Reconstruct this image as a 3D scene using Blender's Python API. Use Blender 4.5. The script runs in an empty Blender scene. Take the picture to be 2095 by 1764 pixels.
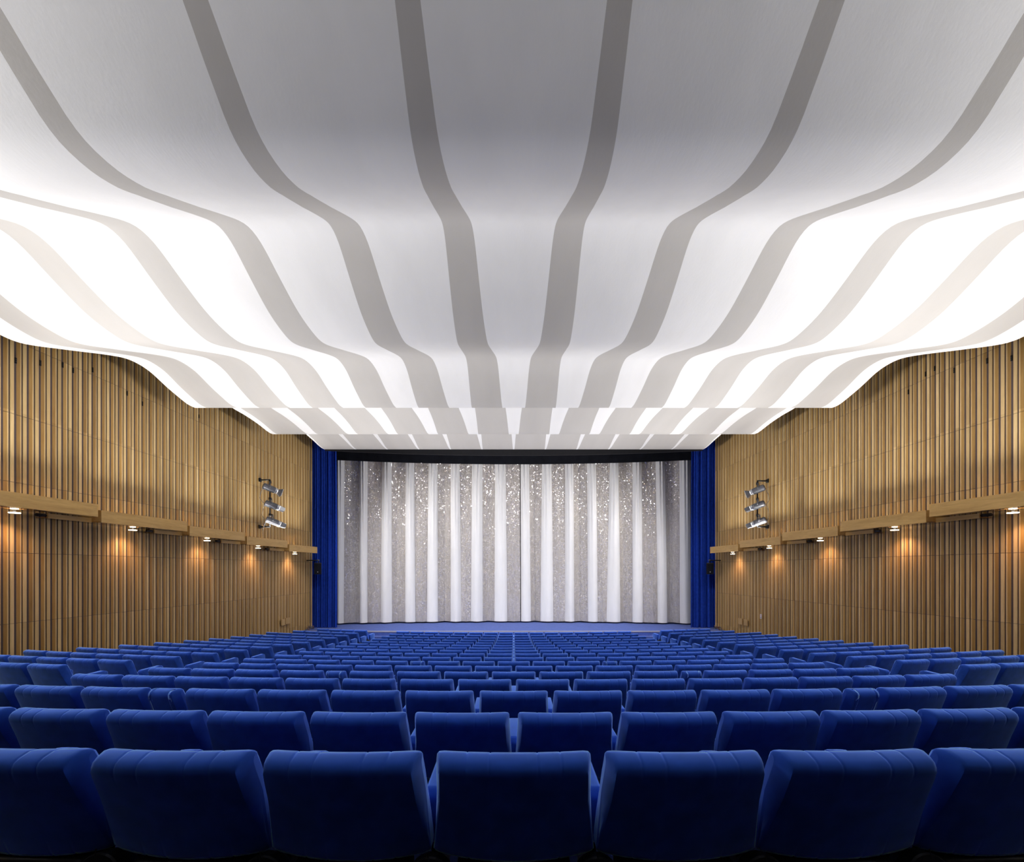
import bpy, bmesh, math, random
from mathutils import Vector, Matrix
random.seed(7)

# ------------------------------------------------------------------ camera, world, exposure
SC = bpy.context.scene
C = SC.collection
F = 980.0            # focal length in pixels of the 2095 px wide frame
PU, PV = 1051.0, 1165.0   # principal point (shift lens, level camera)
CZ = 3.15            # camera height above the floor in front of the stage

cd = bpy.data.cameras.new('camera')
cam = bpy.data.objects.new('camera', cd); C.objects.link(cam)
cam.location = (0, 0, CZ); cam.rotation_euler = (math.pi/2, 0, 0)
cd.sensor_fit = 'HORIZONTAL'; cd.sensor_width = 36.0
cd.lens = F/2095*36.0
cd.shift_x = -(PU-1047.5)/2095
cd.shift_y = (PV-882.0)/2095
cd.clip_start = 0.05; cd.clip_end = 200
SC.camera = cam

w = bpy.data.worlds.new('world'); SC.world = w; w.use_nodes = True
w.node_tree.nodes['Background'].inputs[0].default_value = (0.6, 0.65, 0.75, 1)
w.node_tree.nodes['Background'].inputs[1].default_value = 0.01

vs = SC.view_settings
vs.view_transform = 'Standard'; vs.look = 'None'; vs.gamma = 1.0; vs.use_curve_mapping = False
vs.exposure = 1.68
SC.cycles.use_denoising = True
SC.cycles.max_bounces = 5; SC.cycles.diffuse_bounces = 3; SC.cycles.glossy_bounces = 2
SC.cycles.use_adaptive_sampling = True; SC.cycles.adaptive_threshold = 0.04; SC.cycles.adaptive_min_samples = 16
SC.cycles.sample_clamp_indirect = 6.0
SC.cycles.caustics_reflective = False; SC.cycles.caustics_refractive = False

# light levels (watts), used by the builders of the lamps further down
E_COVE_UP, E_COVE_IN = 10.2, 42.0
E_DOWN = 1.7
E_SPOT = 160.0
E_SLOT = 250.0

# ------------------------------------------------------------------ helpers
def wallx(Y): return 10.4 - 0.04*Y
WA = math.atan(0.04)
def W(side, Y, d, zr):                      # side -1 left, +1 right; d = distance off the wall; zr = height over camera
    return Vector((side*(wallx(Y)-d), Y, CZ+zr))
def PX(u, v, Y):                            # measured pixel and depth -> world point
    return Vector(((u-PU)/F*Y, Y, CZ+(PV-v)/F*Y))

def link_mesh(name, me, parent=None, mat=None, smooth=False):
    if mat is not None and not me.materials: me.materials.append(mat)
    o = bpy.data.objects.new(name, me); C.objects.link(o)
    if parent is not None: o.parent = parent
    if smooth:
        for p in me.polygons: p.use_smooth = True
    return o

class MB:
    def __init__(s): s.v = []; s.f = []; s.m = []
    def add(s, vs_, fs_, mi=0):
        b = len(s.v); s.v += [tuple(x) for x in vs_]
        s.f += [tuple(i+b for i in f) for f in fs_]; s.m += [mi]*len(fs_)
    def box(s, x0, x1, y0, y1, z0, z1, M=None, mi=0):
        vs_ = [Vector((x, y, z)) for z in (z0, z1) for y in (y0, y1) for x in (x0, x1)]
        if M is not None: vs_ = [M @ q for q in vs_]
        s.add(vs_, [(0,2,3,1),(4,5,7,6),(0,1,5,4),(2,6,7,3),(0,4,6,2),(1,3,7,5)], mi)
    def prism(s, poly, z0, z1, M=None, mi=0):   # poly: list of (x,y), extruded in z
        n = len(poly)
        vs_ = [Vector((x, y, z0)) for x, y in poly]+[Vector((x, y, z1)) for x, y in poly]
        if M is not None: vs_ = [M @ q for q in vs_]
        fs = [tuple(range(n-1, -1, -1)), tuple(range(n, 2*n))]
        fs += [(i, (i+1) % n, n+(i+1) % n, n+i) for i in range(n)]
        s.add(vs_, fs, mi)
    def lathe(s, prof, n=20, M=None, mi=0, cap=True):  # prof: list of (r, y), axis = local Y
        vs_ = []; fs = []
        for r, y in prof:
            for k in range(n):
                a = 2*math.pi*k/n; vs_.append(Vector((r*math.cos(a), y, r*math.sin(a))))
        for j in range(len(prof)-1):
            for k in range(n):
                fs.append((j*n+k, (j+1)*n+k, (j+1)*n+(k+1) % n, j*n+(k+1) % n))
        if cap:
            fs.append(tuple(range(n))); fs.append(tuple((len(prof)-1)*n+k for k in range(n-1, -1, -1)))
        if M is not None: vs_ = [M @ q for q in vs_]
        s.add(vs_, fs, mi)
    def tube(s, pts, r, n=6, mi=0):
        pts = [Vector(p) for p in pts]; vs_ = []; fs = []
        for i, p in enumerate(pts):
            t = (pts[min(i+1, len(pts)-1)]-pts[max(i-1, 0)]).normalized()
            a = t.orthogonal().normalized() if i == 0 else (a - t*a.dot(t)).normalized()
            b = t.cross(a)
            for k in range(n):
                q = 2*math.pi*k/n; vs_.append(p+a*(r*math.cos(q))+b*(r*math.sin(q)))
        for j in range(len(pts)-1):
            for k in range(n):
                fs.append((j*n+k, j*n+(k+1) % n, (j+1)*n+(k+1) % n, (j+1)*n+k))
        fs.append(tuple(range(n-1, -1, -1))); fs.append(tuple((len(pts)-1)*n+k for k in range(n)))
        s.add(vs_, fs, mi)
    def mesh(s, name, mats=(), smooth=False, bevel=0.0, fix=True):
        me = bpy.data.meshes.new(name); me.from_pydata(s.v, [], s.f)
        for m in mats: me.materials.append(m)
        for p, mi in zip(me.polygons, s.m): p.material_index = mi
        if fix or bevel:
            bm = bmesh.new(); bm.from_mesh(me)
            if fix: bmesh.ops.recalc_face_normals(bm, faces=bm.faces)
            if bevel:
                bmesh.ops.bevel(bm, geom=list(bm.edges), offset=bevel, segments=2, affect='EDGES', profile=0.6)
            bm.to_mesh(me); bm.free()
        if smooth:
            for p in me.polygons: p.use_smooth = True
        return me
    def obj(s, name, mats, parent=None, smooth=False, bevel=0.0, fix=True):
        if not isinstance(mats, (list, tuple)): mats = [mats]
        return link_mesh(name, s.mesh(name, mats, smooth, bevel, fix), parent)

def tag(o, label=None, cat=None, group=None, kind=None):
    if label: o['label'] = label
    if cat: o['category'] = cat
    if group: o['group'] = group
    if kind: o['kind'] = kind
    return o
def thing(name, loc=(0, 0, 0), rz=0.0, label=None, cat=None, group=None):
    o = bpy.data.objects.new(name, None); C.objects.link(o)
    o.empty_display_size = 0.1
    o.location = loc; o.rotation_euler = (0, 0, rz)
    return tag(o, label, cat, group)

# ------------------------------------------------------------------ materials
def newmat(name):
    m = bpy.data.materials.new(name); m.use_nodes = True
    nt = m.node_tree; b = nt.nodes['Principled BSDF']
    return m, nt, b
def N(nt, t, **kw):
    n = nt.nodes.new(t)
    for k, v in kw.items(): setattr(n, k, v)
    return n
def pos_scaled(nt, sc):
    g = N(nt, 'ShaderNodeNewGeometry'); mp = N(nt, 'ShaderNodeMapping')
    mp.inputs['Scale'].default_value = sc
    nt.links.new(g.outputs['Position'], mp.inputs['Vector']); return mp.outputs['Vector']
def obj_scaled(nt, sc):
    g = N(nt, 'ShaderNodeTexCoord'); mp = N(nt, 'ShaderNodeMapping')
    mp.inputs['Scale'].default_value = sc
    nt.links.new(g.outputs['Object'], mp.inputs['Vector']); return mp.outputs['Vector']
def noise(nt, vec, scale=1.0, detail=4.0, rough=0.55, dist=0.0):
    n = N(nt, 'ShaderNodeTexNoise')
    n.inputs['Scale'].default_value = scale; n.inputs['Detail'].default_value = detail
    n.inputs['Roughness'].default_value = rough; n.inputs['Distortion'].default_value = dist
    nt.links.new(vec, n.inputs['Vector']); return n
def ramp(nt, fac, stops):
    r = N(nt, 'ShaderNodeValToRGB')
    el = r.color_ramp.elements
    el[0].position, el[0].color = stops[0][0], (*stops[0][1], 1)
    el[1].position, el[1].color = stops[-1][0], (*stops[-1][1], 1)
    for p, c in stops[1:-1]:
        e = el.new(p); e.color = (*c, 1)
    nt.links.new(fac, r.inputs['Fac']); return r.outputs['Color']
def bump(nt, b, height, strength=0.2, dist=0.01):
    n = N(nt, 'ShaderNodeBump'); n.inputs['Strength'].default_value = strength; n.inputs['Distance'].default_value = dist
    nt.links.new(height, n.inputs['Height']); nt.links.new(n.outputs['Normal'], b.inputs['Normal'])
def mixc(nt, fac, a, bcol, mode='MIX'):
    m = N(nt, 'ShaderNodeMix', data_type='RGBA', blend_type=mode)
    if isinstance(fac, float): m.inputs[0].default_value = fac
    else: nt.links.new(fac, m.inputs[0])
    for i, c in ((6, a), (7, bcol)):
        if isinstance(c, tuple): m.inputs[i].default_value = (*c, 1)
        else: nt.links.new(c, m.inputs[i])
    return m.outputs[2]
def lighten(c, k): return tuple(min(1, x*k) for x in c)

def plain(name, col, rough=0.6, metal=0.0, var=0.12, scale=8.0, spec=0.5):
    m, nt, b = newmat(name)
    n = noise(nt, pos_scaled(nt, (1, 1, 1)), scale, 3)
    nt.links.new(ramp(nt, n.outputs['Fac'], [(0.3, lighten(col, 1-var)), (0.7, lighten(col, 1+var))]), b.inputs['Base Color'])
    b.inputs['Roughness'].default_value = rough; b.inputs['Metallic'].default_value = metal
    b.inputs['Specular IOR Level'].default_value = spec
    return m
def wood(name, c_dark, c_light, scale, rough=0.45, piece=None, spec=0.35):
    """veneer: stretched grain; piece = length of a board along world Y that gets its own tone"""
    m, nt, b = newmat(name)
    vec = pos_scaled(nt, scale)
    n1 = noise(nt, vec, 1.0, 6, 0.6, 0.6)
    n2 = noise(nt, vec, 5.0, 3, 0.5)
    mx = N(nt, 'ShaderNodeMath', operation='MULTIPLY_ADD'); mx.inputs[1].default_value = 0.35
    nt.links.new(n2.outputs['Fac'], mx.inputs[0]); nt.links.new(n1.outputs['Fac'], mx.inputs[2])
    col = ramp(nt, mx.outputs[0], [(0.42, c_dark), (0.9, c_light)])
    if piece:
        g = N(nt, 'ShaderNodeNewGeometry'); sp = N(nt, 'ShaderNodeSeparateXYZ')
        nt.links.new(g.outputs['Position'], sp.inputs[0])
        dv = N(nt, 'ShaderNodeMath', operation='DIVIDE'); dv.inputs[1].default_value = piece
        fl = N(nt, 'ShaderNodeMath', operation='FLOOR')
        dz = N(nt, 'ShaderNodeMath', operation='DIVIDE'); dz.inputs[1].default_value = 1.42
        fz = N(nt, 'ShaderNodeMath', operation='FLOOR')
        nt.links.new(sp.outputs['Y'], dv.inputs[0]); nt.links.new(dv.outputs[0], fl.inputs[0])
        ad = N(nt, 'ShaderNodeMath', operation='ADD'); ad.inputs[1].default_value = -0.64
        nt.links.new(sp.outputs['Z'], ad.inputs[0]); nt.links.new(ad.outputs[0], dz.inputs[0]); nt.links.new(dz.outputs[0], fz.inputs[0])
        cx = N(nt, 'ShaderNodeCombineXYZ'); nt.links.new(fl.outputs[0], cx.inputs[0]); nt.links.new(fz.outputs[0], cx.inputs[1])
        wn = N(nt, 'ShaderNodeTexWhiteNoise', noise_dimensions='3D'); nt.links.new(cx.outputs[0], wn.inputs['Vector'])
        tone = ramp(nt, wn.outputs['Value'], [(0.0, (0.80, 0.76, 0.70)), (1.0, (1.12, 1.12, 1.14))])
        col = mixc(nt, 1.0, col, tone, 'MULTIPLY')
    nt.links.new(col, b.inputs['Base Color'])
    b.inputs['Roughness'].default_value = rough; b.inputs['Specular IOR Level'].default_value = spec
    bump(nt, b, n2.outputs['Fac'], 0.06, 0.004)
    return m
def velvet(name, base, tint, sheen=1.0, srough=0.35, nap=(0.86, 1.14)):
    """pile fabric: a dark diffuse ground under a layer of upright fibres that catches grazing light"""
    m, nt, b = newmat(name)
    n1 = noise(nt, obj_scaled(nt, (1, 1, 1)), 9.0, 2)
    nt.links.new(ramp(nt, n1.outputs['Fac'], [(0.3, lighten(base, nap[0])), (0.7, lighten(base, nap[1]))]), b.inputs['Base Color'])
    b.inputs['Roughness'].default_value = 1.0; b.inputs['Specular IOR Level'].default_value = 0.0
    sh = N(nt, 'ShaderNodeBsdfSheen'); sh.inputs['Roughness'].default_value = srough
    sh.inputs['Color'].default_value = (*[c*sheen for c in tint], 1)
    ad = N(nt, 'ShaderNodeAddShader'); nt.links.new(b.outputs[0], ad.inputs[0]); nt.links.new(sh.outputs[0], ad.inputs[1])
    nt.links.new(ad.outputs[0], nt.nodes['Material Output'].inputs['Surface'])
    return m
def plaster(name, col):
    m, nt, b = newmat(name)
    n1 = noise(nt, pos_scaled(nt, (2.2, 0.25, 2.2)), 1.0, 4); n2 = noise(nt, pos_scaled(nt, (6, 1.5, 6)), 6.0, 4)
    nt.links.new(ramp(nt, n1.outputs['Fac'], [(0.3, lighten(col, 0.97)), (0.7, lighten(col, 1.03))]), b.inputs['Base Color'])
    b.inputs['Roughness'].default_value = 0.85; b.inputs['Specular IOR Level'].default_value = 0.2
    bump(nt, b, n2.outputs['Fac'], 0.10, 0.01)
    return m
def emit(name, col, strength):
    m, nt, b = newmat(name)
    b.inputs['Base Color'].default_value = (0.9, 0.9, 0.9, 1)
    b.inputs['Emission Color'].default_value = (*col, 1); b.inputs['Emission Strength'].default_value = strength
    return m

M_WHITE = plaster('ceiling_white', (0.80, 0.80, 0.81))
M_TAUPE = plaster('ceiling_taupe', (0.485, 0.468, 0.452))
M_SEAT = velvet('blue_velvet', (0.030, 0.104, 0.60), (0.30, 0.53, 1.0), 2.8, 0.38)
M_CARPET = velvet('blue_carpet', (0.06, 0.10, 0.36), (0.5, 0.6, 1.0), 0.3, 0.5)
M_FLOOR = velvet('dark_blue_carpet', (0.010, 0.016, 0.06), (0.4, 0.5, 1.0), 0.08, 0.5)
M_BLUEC = velvet('blue_drape', (0.017, 0.058, 0.43), (0.15, 0.3, 1.0), 0.3, 0.4)
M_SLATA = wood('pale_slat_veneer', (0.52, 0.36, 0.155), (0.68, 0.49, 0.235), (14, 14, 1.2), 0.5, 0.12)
M_SLATB = wood('amber_slat_face', (0.30, 0.165, 0.040), (0.42, 0.25, 0.070), (14, 14, 1.2), 0.5, 0.12)
M_BACK = plain('brown_backing', (0.070, 0.047, 0.046), 0.8, 0, 0.1, 4)
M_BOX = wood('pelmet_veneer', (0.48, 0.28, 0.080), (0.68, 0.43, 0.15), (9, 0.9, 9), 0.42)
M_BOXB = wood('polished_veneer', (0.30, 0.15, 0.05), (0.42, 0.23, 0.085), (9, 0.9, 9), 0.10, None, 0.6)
M_BLACK = plain('black_metal', (0.012, 0.012, 0.014), 0.45, 0.0, 0.2)
M_BLKCL = plain('black_cloth', (0.010, 0.011, 0.016), 0.9, 0.0, 0.2, 3, 0.1)
M_GREY = plain('grey_lamp_paint', (0.13, 0.135, 0.155), 0.45, 0.15, 0.08, 20)
M_CHROME = plain('bright_metal', (0.62, 0.63, 0.66), 0.30, 1.0, 0.05, 20)
M_DARKWALL = plain('dark_wall', (0.05, 0.035, 0.025), 0.8)
M_BLKWALL = plain('stage_black', (0.012, 0.012, 0.016), 0.9)
M_NOSE = wood('grey_wood_edge', (0.24, 0.25, 0.36), (0.36, 0.37, 0.50), (1.0, 9, 9), 0.35)
M_PLATE = wood('plate_veneer', (0.46, 0.29, 0.115), (0.60, 0.42, 0.20), (9, 9, 1.0), 0.5)
M_LENS = emit('downlight_glow', (1.0, 0.80, 0.55), 5.0)
M_REFLECT = emit('lens_reflection_glow', (1.0, 0.74, 0.46), 2.2)  # glow standing in for the lens mirrored in the polished underside
M_TUBE = emit('cove_tube', (1.0, 0.97, 0.93), 1.5)
M_SPOTLENS = emit('spot_lens', (1.0, 0.96, 0.90), 3.0)
M_AISLE = emit('aisle_lamp', (1.0, 0.55, 0.25), 0.6)
M_CABLE = plain('grey_cable', (0.16, 0.16, 0.17), 0.6)
M_CABLEO = plain('rust_cable', (0.22, 0.07, 0.03), 0.6)
M_SIGNW = plain('sign_white', (0.75, 0.75, 0.78), 0.5)
M_SIGNR = plain('sign_red', (0.70, 0.06, 0.03), 0.5)
M_SIGNK = plain('sign_grey', (0.10, 0.11, 0.16), 0.5)

for _m in (M_LENS, M_REFLECT, M_TUBE, M_SPOTLENS, M_AISLE): _m.cycles.emission_sampling = 'NONE'   # the lamps' own light objects light the room

def fabric_white():
    m, nt, b = newmat('white_drape')
    vec = pos_scaled(nt, (1, 1, 1)); n2 = noise(nt, vec, 60, 2)
    n1 = noise(nt, pos_scaled(nt, (3, 3, 0.6)), 1.0, 3)
    nt.links.new(ramp(nt, n1.outputs['Fac'], [(0.3, (0.78, 0.78, 0.79)), (0.7, (0.84, 0.84, 0.85))]), b.inputs['Base Color'])
    b.inputs['Roughness'].default_value = 0.75; b.inputs['Sheen Weight'].default_value = 0.15
    bump(nt, b, n2.outputs['Fac'], 0.05, 0.003)
    return m
def fabric_sequin():
    m, nt, b = newmat('silver_sequin_drape')
    st = noise(nt, pos_scaled(nt, (26, 26, 1.6)), 1.0, 5, 0.75)
    st2 = noise(nt, pos_scaled(nt, (60, 60, 4.0)), 1.0, 3, 0.7)
    mx = N(nt, 'ShaderNodeMath', operation='MULTIPLY'); nt.links.new(st.outputs['Fac'], mx.inputs[0]); nt.links.new(st2.outputs['Fac'], mx.inputs[1])
    col = ramp(nt, mx.outputs[0], [(0.13, (0.22, 0.21, 0.205)), (0.20, (0.35, 0.323, 0.293)), (0.34, (0.43, 0.40, 0.365))])
    nt.links.new(col, b.inputs['Base Color'])
    b.inputs['Roughness'].default_value = 0.6
    # every sequin is a small tilted mirror
    vo = N(nt, 'ShaderNodeTexVoronoi', feature='F1'); vo.inputs['Scale'].default_value = 36.0
    nt.links.new(pos_scaled(nt, (1, 1, 1)), vo.inputs['Vector'])
    sb = N(nt, 'ShaderNodeVectorMath', operation='SUBTRACT'); sb.inputs[1].default_value = (0.5, 0.5, 0.5)
    nt.links.new(vo.outputs['Color'], sb.inputs[0])
    scv = N(nt, 'ShaderNodeVectorMath', operation='SCALE'); scv.inputs['Scale'].default_value = 1.6
    nt.links.new(sb.outputs[0], scv.inputs[0])
    g = N(nt, 'ShaderNodeNewGeometry'); ad = N(nt, 'ShaderNodeVectorMath', operation='ADD')
    nt.links.new(g.outputs['Normal'], ad.inputs[0]); nt.links.new(scv.outputs[0], ad.inputs[1])
    nm = N(nt, 'ShaderNodeVectorMath', operation='NORMALIZE'); nt.links.new(ad.outputs[0], nm.inputs[0])
    gl = N(nt, 'ShaderNodeBsdfGlossy'); gl.inputs['Roughness'].default_value = 0.11
    gl.inputs['Color'].default_value = (0.95, 0.95, 0.97, 1); nt.links.new(nm.outputs[0], gl.inputs['Normal'])
    cut = N(nt, 'ShaderNodeMath', operation='LESS_THAN'); cut.inputs[1].default_value = 0.45
    sx = N(nt, 'ShaderNodeSeparateColor'); nt.links.new(vo.outputs['Color'], sx.inputs[0]); nt.links.new(sx.outputs[2], cut.inputs[0])
    nt.links.new(mixc(nt, cut.outputs[0], (0.0, 0.0, 0.0), (0.52, 0.52, 0.54)), gl.inputs['Color'])
    ms = N(nt, 'ShaderNodeAddShader')
    nt.links.new(b.outputs[0], ms.inputs[0]); nt.links.new(gl.outputs[0], ms.inputs[1])
    nt.links.new(ms.outputs[0], nt.nodes['Material Output'].inputs['Surface'])
    return m
M_DRAPE = fabric_white(); M_SEQUIN = fabric_sequin()

# ------------------------------------------------------------------ rows of seats: geometry of the hall
PITCH, ROW, Y1 = 0.56, 1.0065, 1.490
TOPV = [1547, 1462, 1416, 1391.5, 1376.5, 1363.5, 1354.5, 1346, 1338, 1331, 1325.8, 1320.5, 1315.5, 1310.3, 1305.3, 1300, 1294.3]
TOPS = [-(v-PV)/F*(Y1+ROW*i+0.05) for i, v in enumerate(TOPV)]
TOPS = TOPS[:3]+[0.25*TOPS[i-1]+0.5*TOPS[i]+0.25*TOPS[i+1] for i in range(3, 16)]+TOPS[16:]
YC = 43.8
SEAT_H = 0.80
def rowY(k): return Y1+ROW*(k-1)
def rowR(k): return YC-rowY(k)
def rowfloor(k): return CZ+TOPS[k-1]-SEAT_H

# floor: one stepped carpeted mesh, tiers bent like the rows
mb = MB(); NXF = 40
edges = [(-3.2, rowfloor(1)+0.17)]
for k in range(1, 18): edges.append((rowY(k)-0.30, rowfloor(k)))
edges.append((21.6, rowfloor(17)))
def arcpt(Yc, t, bend=True):
    x = t*(wallx(Yc)-0.005)
    y = Yc
    if bend:
        R = YC-Yc; y = YC-math.sqrt(max(1, R*R-x*x)); x = t*(wallx(y)-0.005)
    return x, y
for i in range(len(edges)-1):
    ya, za = edges[i]; yb, _ = edges[i+1]
    ba, bb = i > 0, i < len(edges)-2
    vs_ = []
    for j in range(NXF+1):
        t = -1+2*j/NXF
        xa, yy = arcpt(ya, t, ba); xb, yz = arcpt(yb, t, bb)
        zp = edges[i-1][1] if i else za
        vs_ += [(xa, yy, za), (xb, yz, za), (xa, yy, zp)]
    fs = []
    for j in range(NXF):
        a, b_ = j*3, (j+1)*3
        fs.append((a, b_, b_+1, a+1))
        if i: fs.append((a+2, b_+2, b_, a))
    mb.add(vs_, fs)
tag(mb.obj('floor', M_FLOOR, fix=False), kind='structure')

# stage: carpeted platform, worn wooden edge, two low steps
SZ = CZ-2.77
st = MB(); st.box(-11.2, 11.2, 21.55, 28.0, SZ-0.5, SZ)
stage = tag(st.obj('stage', M_CARPET), kind='structure')
for i in range(9):
    e = MB(); x0 = -9.3+i*(18.6/9)
    e.box(x0+0.004, x0+18.6/9-0.004, 21.40, 21.549, SZ-0.045, SZ+0.006)
    e.obj('edge_board', M_NOSE, stage)
st = MB(); st.box(-9.35, 9.35, 21.42, 21.548, SZ-0.40, SZ-0.046); st.obj('riser', M_CARPET, stage)
st = MB(); st.box(-9.35, 9.35, 21.05, 21.418, -0.01, SZ-0.20); st.obj('step', M_CARPET, stage)

# shell of the hall
b = MB(); b.box(-11.2, 11.2, -3.45, -3.2, -0.3, CZ+7.4); tag(b.obj('wall_back', M_DARKWALL), kind='structure')
b = MB(); b.box(-11.6, 11.6, 28.0, 28.3, -0.3, CZ+7.4); tag(b.obj('wall_front', M_BLKWALL), kind='structure')
b = MB(); b.box(-11.6, 11.6, -3.45, 28.3, CZ+7.4, CZ+7.6); tag(b.obj('roof_slab', M_BLKWALL), kind='structure')

# ------------------------------------------------------------------ side walls with slats
SLP = 0.24
JOINTS = [-3.35, -1.085, 0.33, 1.745, 3.11, 4.585, 6.02, 7.38]
def slat_poly(kind, s):
    if kind == 'A': p = [(0, 0), (0.014, 0), (0.014, 0.070), (0, 0.070)]
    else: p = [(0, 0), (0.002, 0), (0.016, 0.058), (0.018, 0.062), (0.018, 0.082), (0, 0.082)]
    return [(x*s, y) for x, y in p]
WALLS = {}
for side, nm in ((-1, 'wall_left'), (1, 'wall_right')):
    s = -side                                   # local +x (left) / -x (right) looks into the room
    m = MB()
    y0, y1 = -3.3, 22.42
    pts = [(side*wallx(y0), y0), (side*wallx(y1), y1), (side*(wallx(y1)+0.25), y1), (side*(wallx(y0)+0.25), y0)]
    m.prism(pts, -0.4, CZ+7.39)
    wall = tag(m.obj(nm, M_BACK), kind='structure')
    WALLS[side] = wall
    meshes = {}
    for kd, mat in (('A', M_SLATA), ('B', M_SLATB)):
        for t in range(len(JOINTS)-1):
            q = MB(); q.prism(slat_poly(kd, s), JOINTS[t]+0.004, JOINTS[t+1]-0.004)
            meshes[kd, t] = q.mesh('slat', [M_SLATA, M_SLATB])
            if kd == 'B': meshes[kd, t].polygons[3].material_index = 1        # the bevelled face, darker and more amber than the strip beside it
    cand = []
    i = 0
    Y = -3.2
    while True:
        for kd, off in (('A', 0.0), ('B', 0.122)):
            yy = Y+off
            if yy+0.1 > 22.40: continue
            for t in range(len(JOINTS)-1): cand.append((yy, kd, t))
        Y += SLP
        if Y > 22.4: break
    def visible(yy, t):
        u = PU-F*wallx(yy)/yy if yy > 0.5 else -9999
        if u < -6: return False
        return t < 6 and (t > 0 or True)
    vis = sorted([c for c in cand if visible(c[0]+0.09, c[2])])
    single = set(vis[:300])
    rest = {0: MB()}
    for c in cand:
        yy, kd, t = c
        if c in single:
            o = bpy.data.objects.new('slat', meshes[kd, t]); C.objects.link(o); o.parent = wall
            o.location = (side*wallx(yy), yy, CZ); o.rotation_euler = (0, 0, side*WA)
        else:
            M = Matrix.Translation((side*wallx(yy), yy, CZ)) @ Matrix.Rotation(side*WA, 4, 'Z')
            rest[0].prism(slat_poly(kd, s), JOINTS[t]+0.004, JOINTS[t+1]-0.004, M)
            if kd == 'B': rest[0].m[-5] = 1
    o = rest[0].obj('slats_beyond', [M_SLATA, M_SLATB], wall); o['kind'] = 'stuff'
    # bright edge strip where the panelling ends at the stage
    e = MB(); e.prism([(side*wallx(22.42), 22.42), (side*(wallx(22.42)-0.06), 22.42), (side*(wallx(22.42)-0.06), 22.45), (side*wallx(22.42), 22.45)], CZ-3.3, CZ+7.3)
    e.obj('end_strip', M_SLATA, wall)

# ------------------------------------------------------------------ ceiling shells
XE0 = 9.55
def edgex(Y): return XE0-0.04*Y
def depth_from(c): return (XE0*F/12)/(c+0.04*F/12)
def prof_pts(rows):
    out = []
    for v, c in rows:
        Y = depth_from(c); out.append((Y, (PV-v)/F*Y))
    return out
P1 = prof_pts([(0, 217), (100, 205.2), (200, 193.3), (267, 184.6), (311, 176.6), (351, 167.4), (384, 156.4), (400, 148), (424, 134.2),
               (447.7, 120.1), (462, 114.7), (495.5, 109.5), (567, 102), (638.7, 94.2), (682, 88.1), (701.7, 84.2), (715, 76.8),
               (728, 68.4), (737, 65.3), (758.8, 62.2), (791.8, 59.2), (818, 56.6), (830, 55.3), (834.6, 54.3)])
P1 = [(-3.1, 4.55), (-2.3, 4.75), (-1.5, 4.30), (-0.6, 3.75), (0.2, 3.62), (0.9, 4.05), (1.7, 4.62), (2.1, 4.85), (2.5, 4.82), (3.0, 4.56)]+P1
P2 = [(13.62, 5.00), (14.1, 5.16), (14.6, 5.22)]+[(Y, (PV-v)/F*Y) for v, Y in ((834.6, 15.21), (850, 15.9), (868, 16.65), (881, 17.15), (887, 17.42), (888.6, 17.62))]
P3 = [(17.8, 5.45), (18.5, 5.75), (19.2, 5.86)]+[(Y, (PV-v)/F*Y) for v, Y in ((889.5, 20.2), (900, 20.75), (911, 21.3), (917, 21.65), (919.6, 21.95))]
def resample(pts, step):
    out = []
    n = len(pts)
    for i in range(n-1):
        p0 = pts[max(i-1, 0)]; p1 = pts[i]; p2 = pts[i+1]; p3 = pts[min(i+2, n-1)]
        m1 = (p2[1]-p0[1])/(p2[0]-p0[0]); m2 = (p3[1]-p1[1])/(p3[0]-p1[0])
        h = p2[0]-p1[0]; k = max(2, int(h/step))
        for j in range(k):
            t = j/k
            h00 = 2*t**3-3*t*t+1; h10 = t**3-2*t*t+t; h01 = -2*t**3+3*t*t; h11 = t**3-t*t
            out.append((p1[0]+h*t, h00*p1[1]+h10*h*m1+h01*p2[1]+h11*h*m2))
    out.append(pts[-1])
    for _ in range(2):                           # light smoothing of the curve
        out = [out[0]]+[(out[i][0], 0.25*out[i-1][1]+0.5*out[i][1]+0.25*out[i+1][1]) for i in range(1, len(out)-1)]+[out[-1]]
    return out
def shell(name, pts, step=0.09):
    prof = resample(pts, step)
    m = MB(); vs_ = []; fs = []; mi = []
    ncol = None
    for Y, Z in prof:
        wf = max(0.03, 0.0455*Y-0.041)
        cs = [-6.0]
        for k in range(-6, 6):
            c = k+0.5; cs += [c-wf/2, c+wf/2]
        cs.append(6.0); ncol = len(cs)
        for c in cs: vs_.append((c/6*edgex(Y), Y, CZ+Z))
    nr = len(prof); T = 0.045
    low = len(vs_)
    vs_ += [(x, y, z+T) for x, y, z in vs_]
    for r in range(nr-1):
        for c in range(ncol-1):
            a = r*ncol+c
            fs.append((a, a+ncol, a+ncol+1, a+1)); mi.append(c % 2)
            fs.append((low+a, low+a+1, low+a+ncol+1, low+a+ncol)); mi.append(0)
        for c in (0, ncol-1):
            a = r*ncol+c; fs.append((a, low+a, low+a+ncol, a+ncol)); mi.append(0)
    for r in (0, nr-1):
        for c in range(ncol-1):
            a = r*ncol+c; fs.append((a, a+1, low+a+1, low+a)); mi.append(0)
    me = bpy.data.meshes.new(name); me.from_pydata(vs_, [], fs)
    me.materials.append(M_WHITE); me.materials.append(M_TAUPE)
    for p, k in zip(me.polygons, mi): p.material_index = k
    bm = bmesh.new(); bm.from_mesh(me); bmesh.ops.recalc_face_normals(bm, faces=bm.faces)
    for f in bm.faces: f.smooth = abs(f.normal.z) > 0.35
    for e in bm.edges:
        if len(e.link_faces) == 2 and e.calc_face_angle(0) > 0.9: e.smooth = False
    bm.to_mesh(me); bm.free()
    return tag(link_mesh(name, me), kind='structure')
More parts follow.
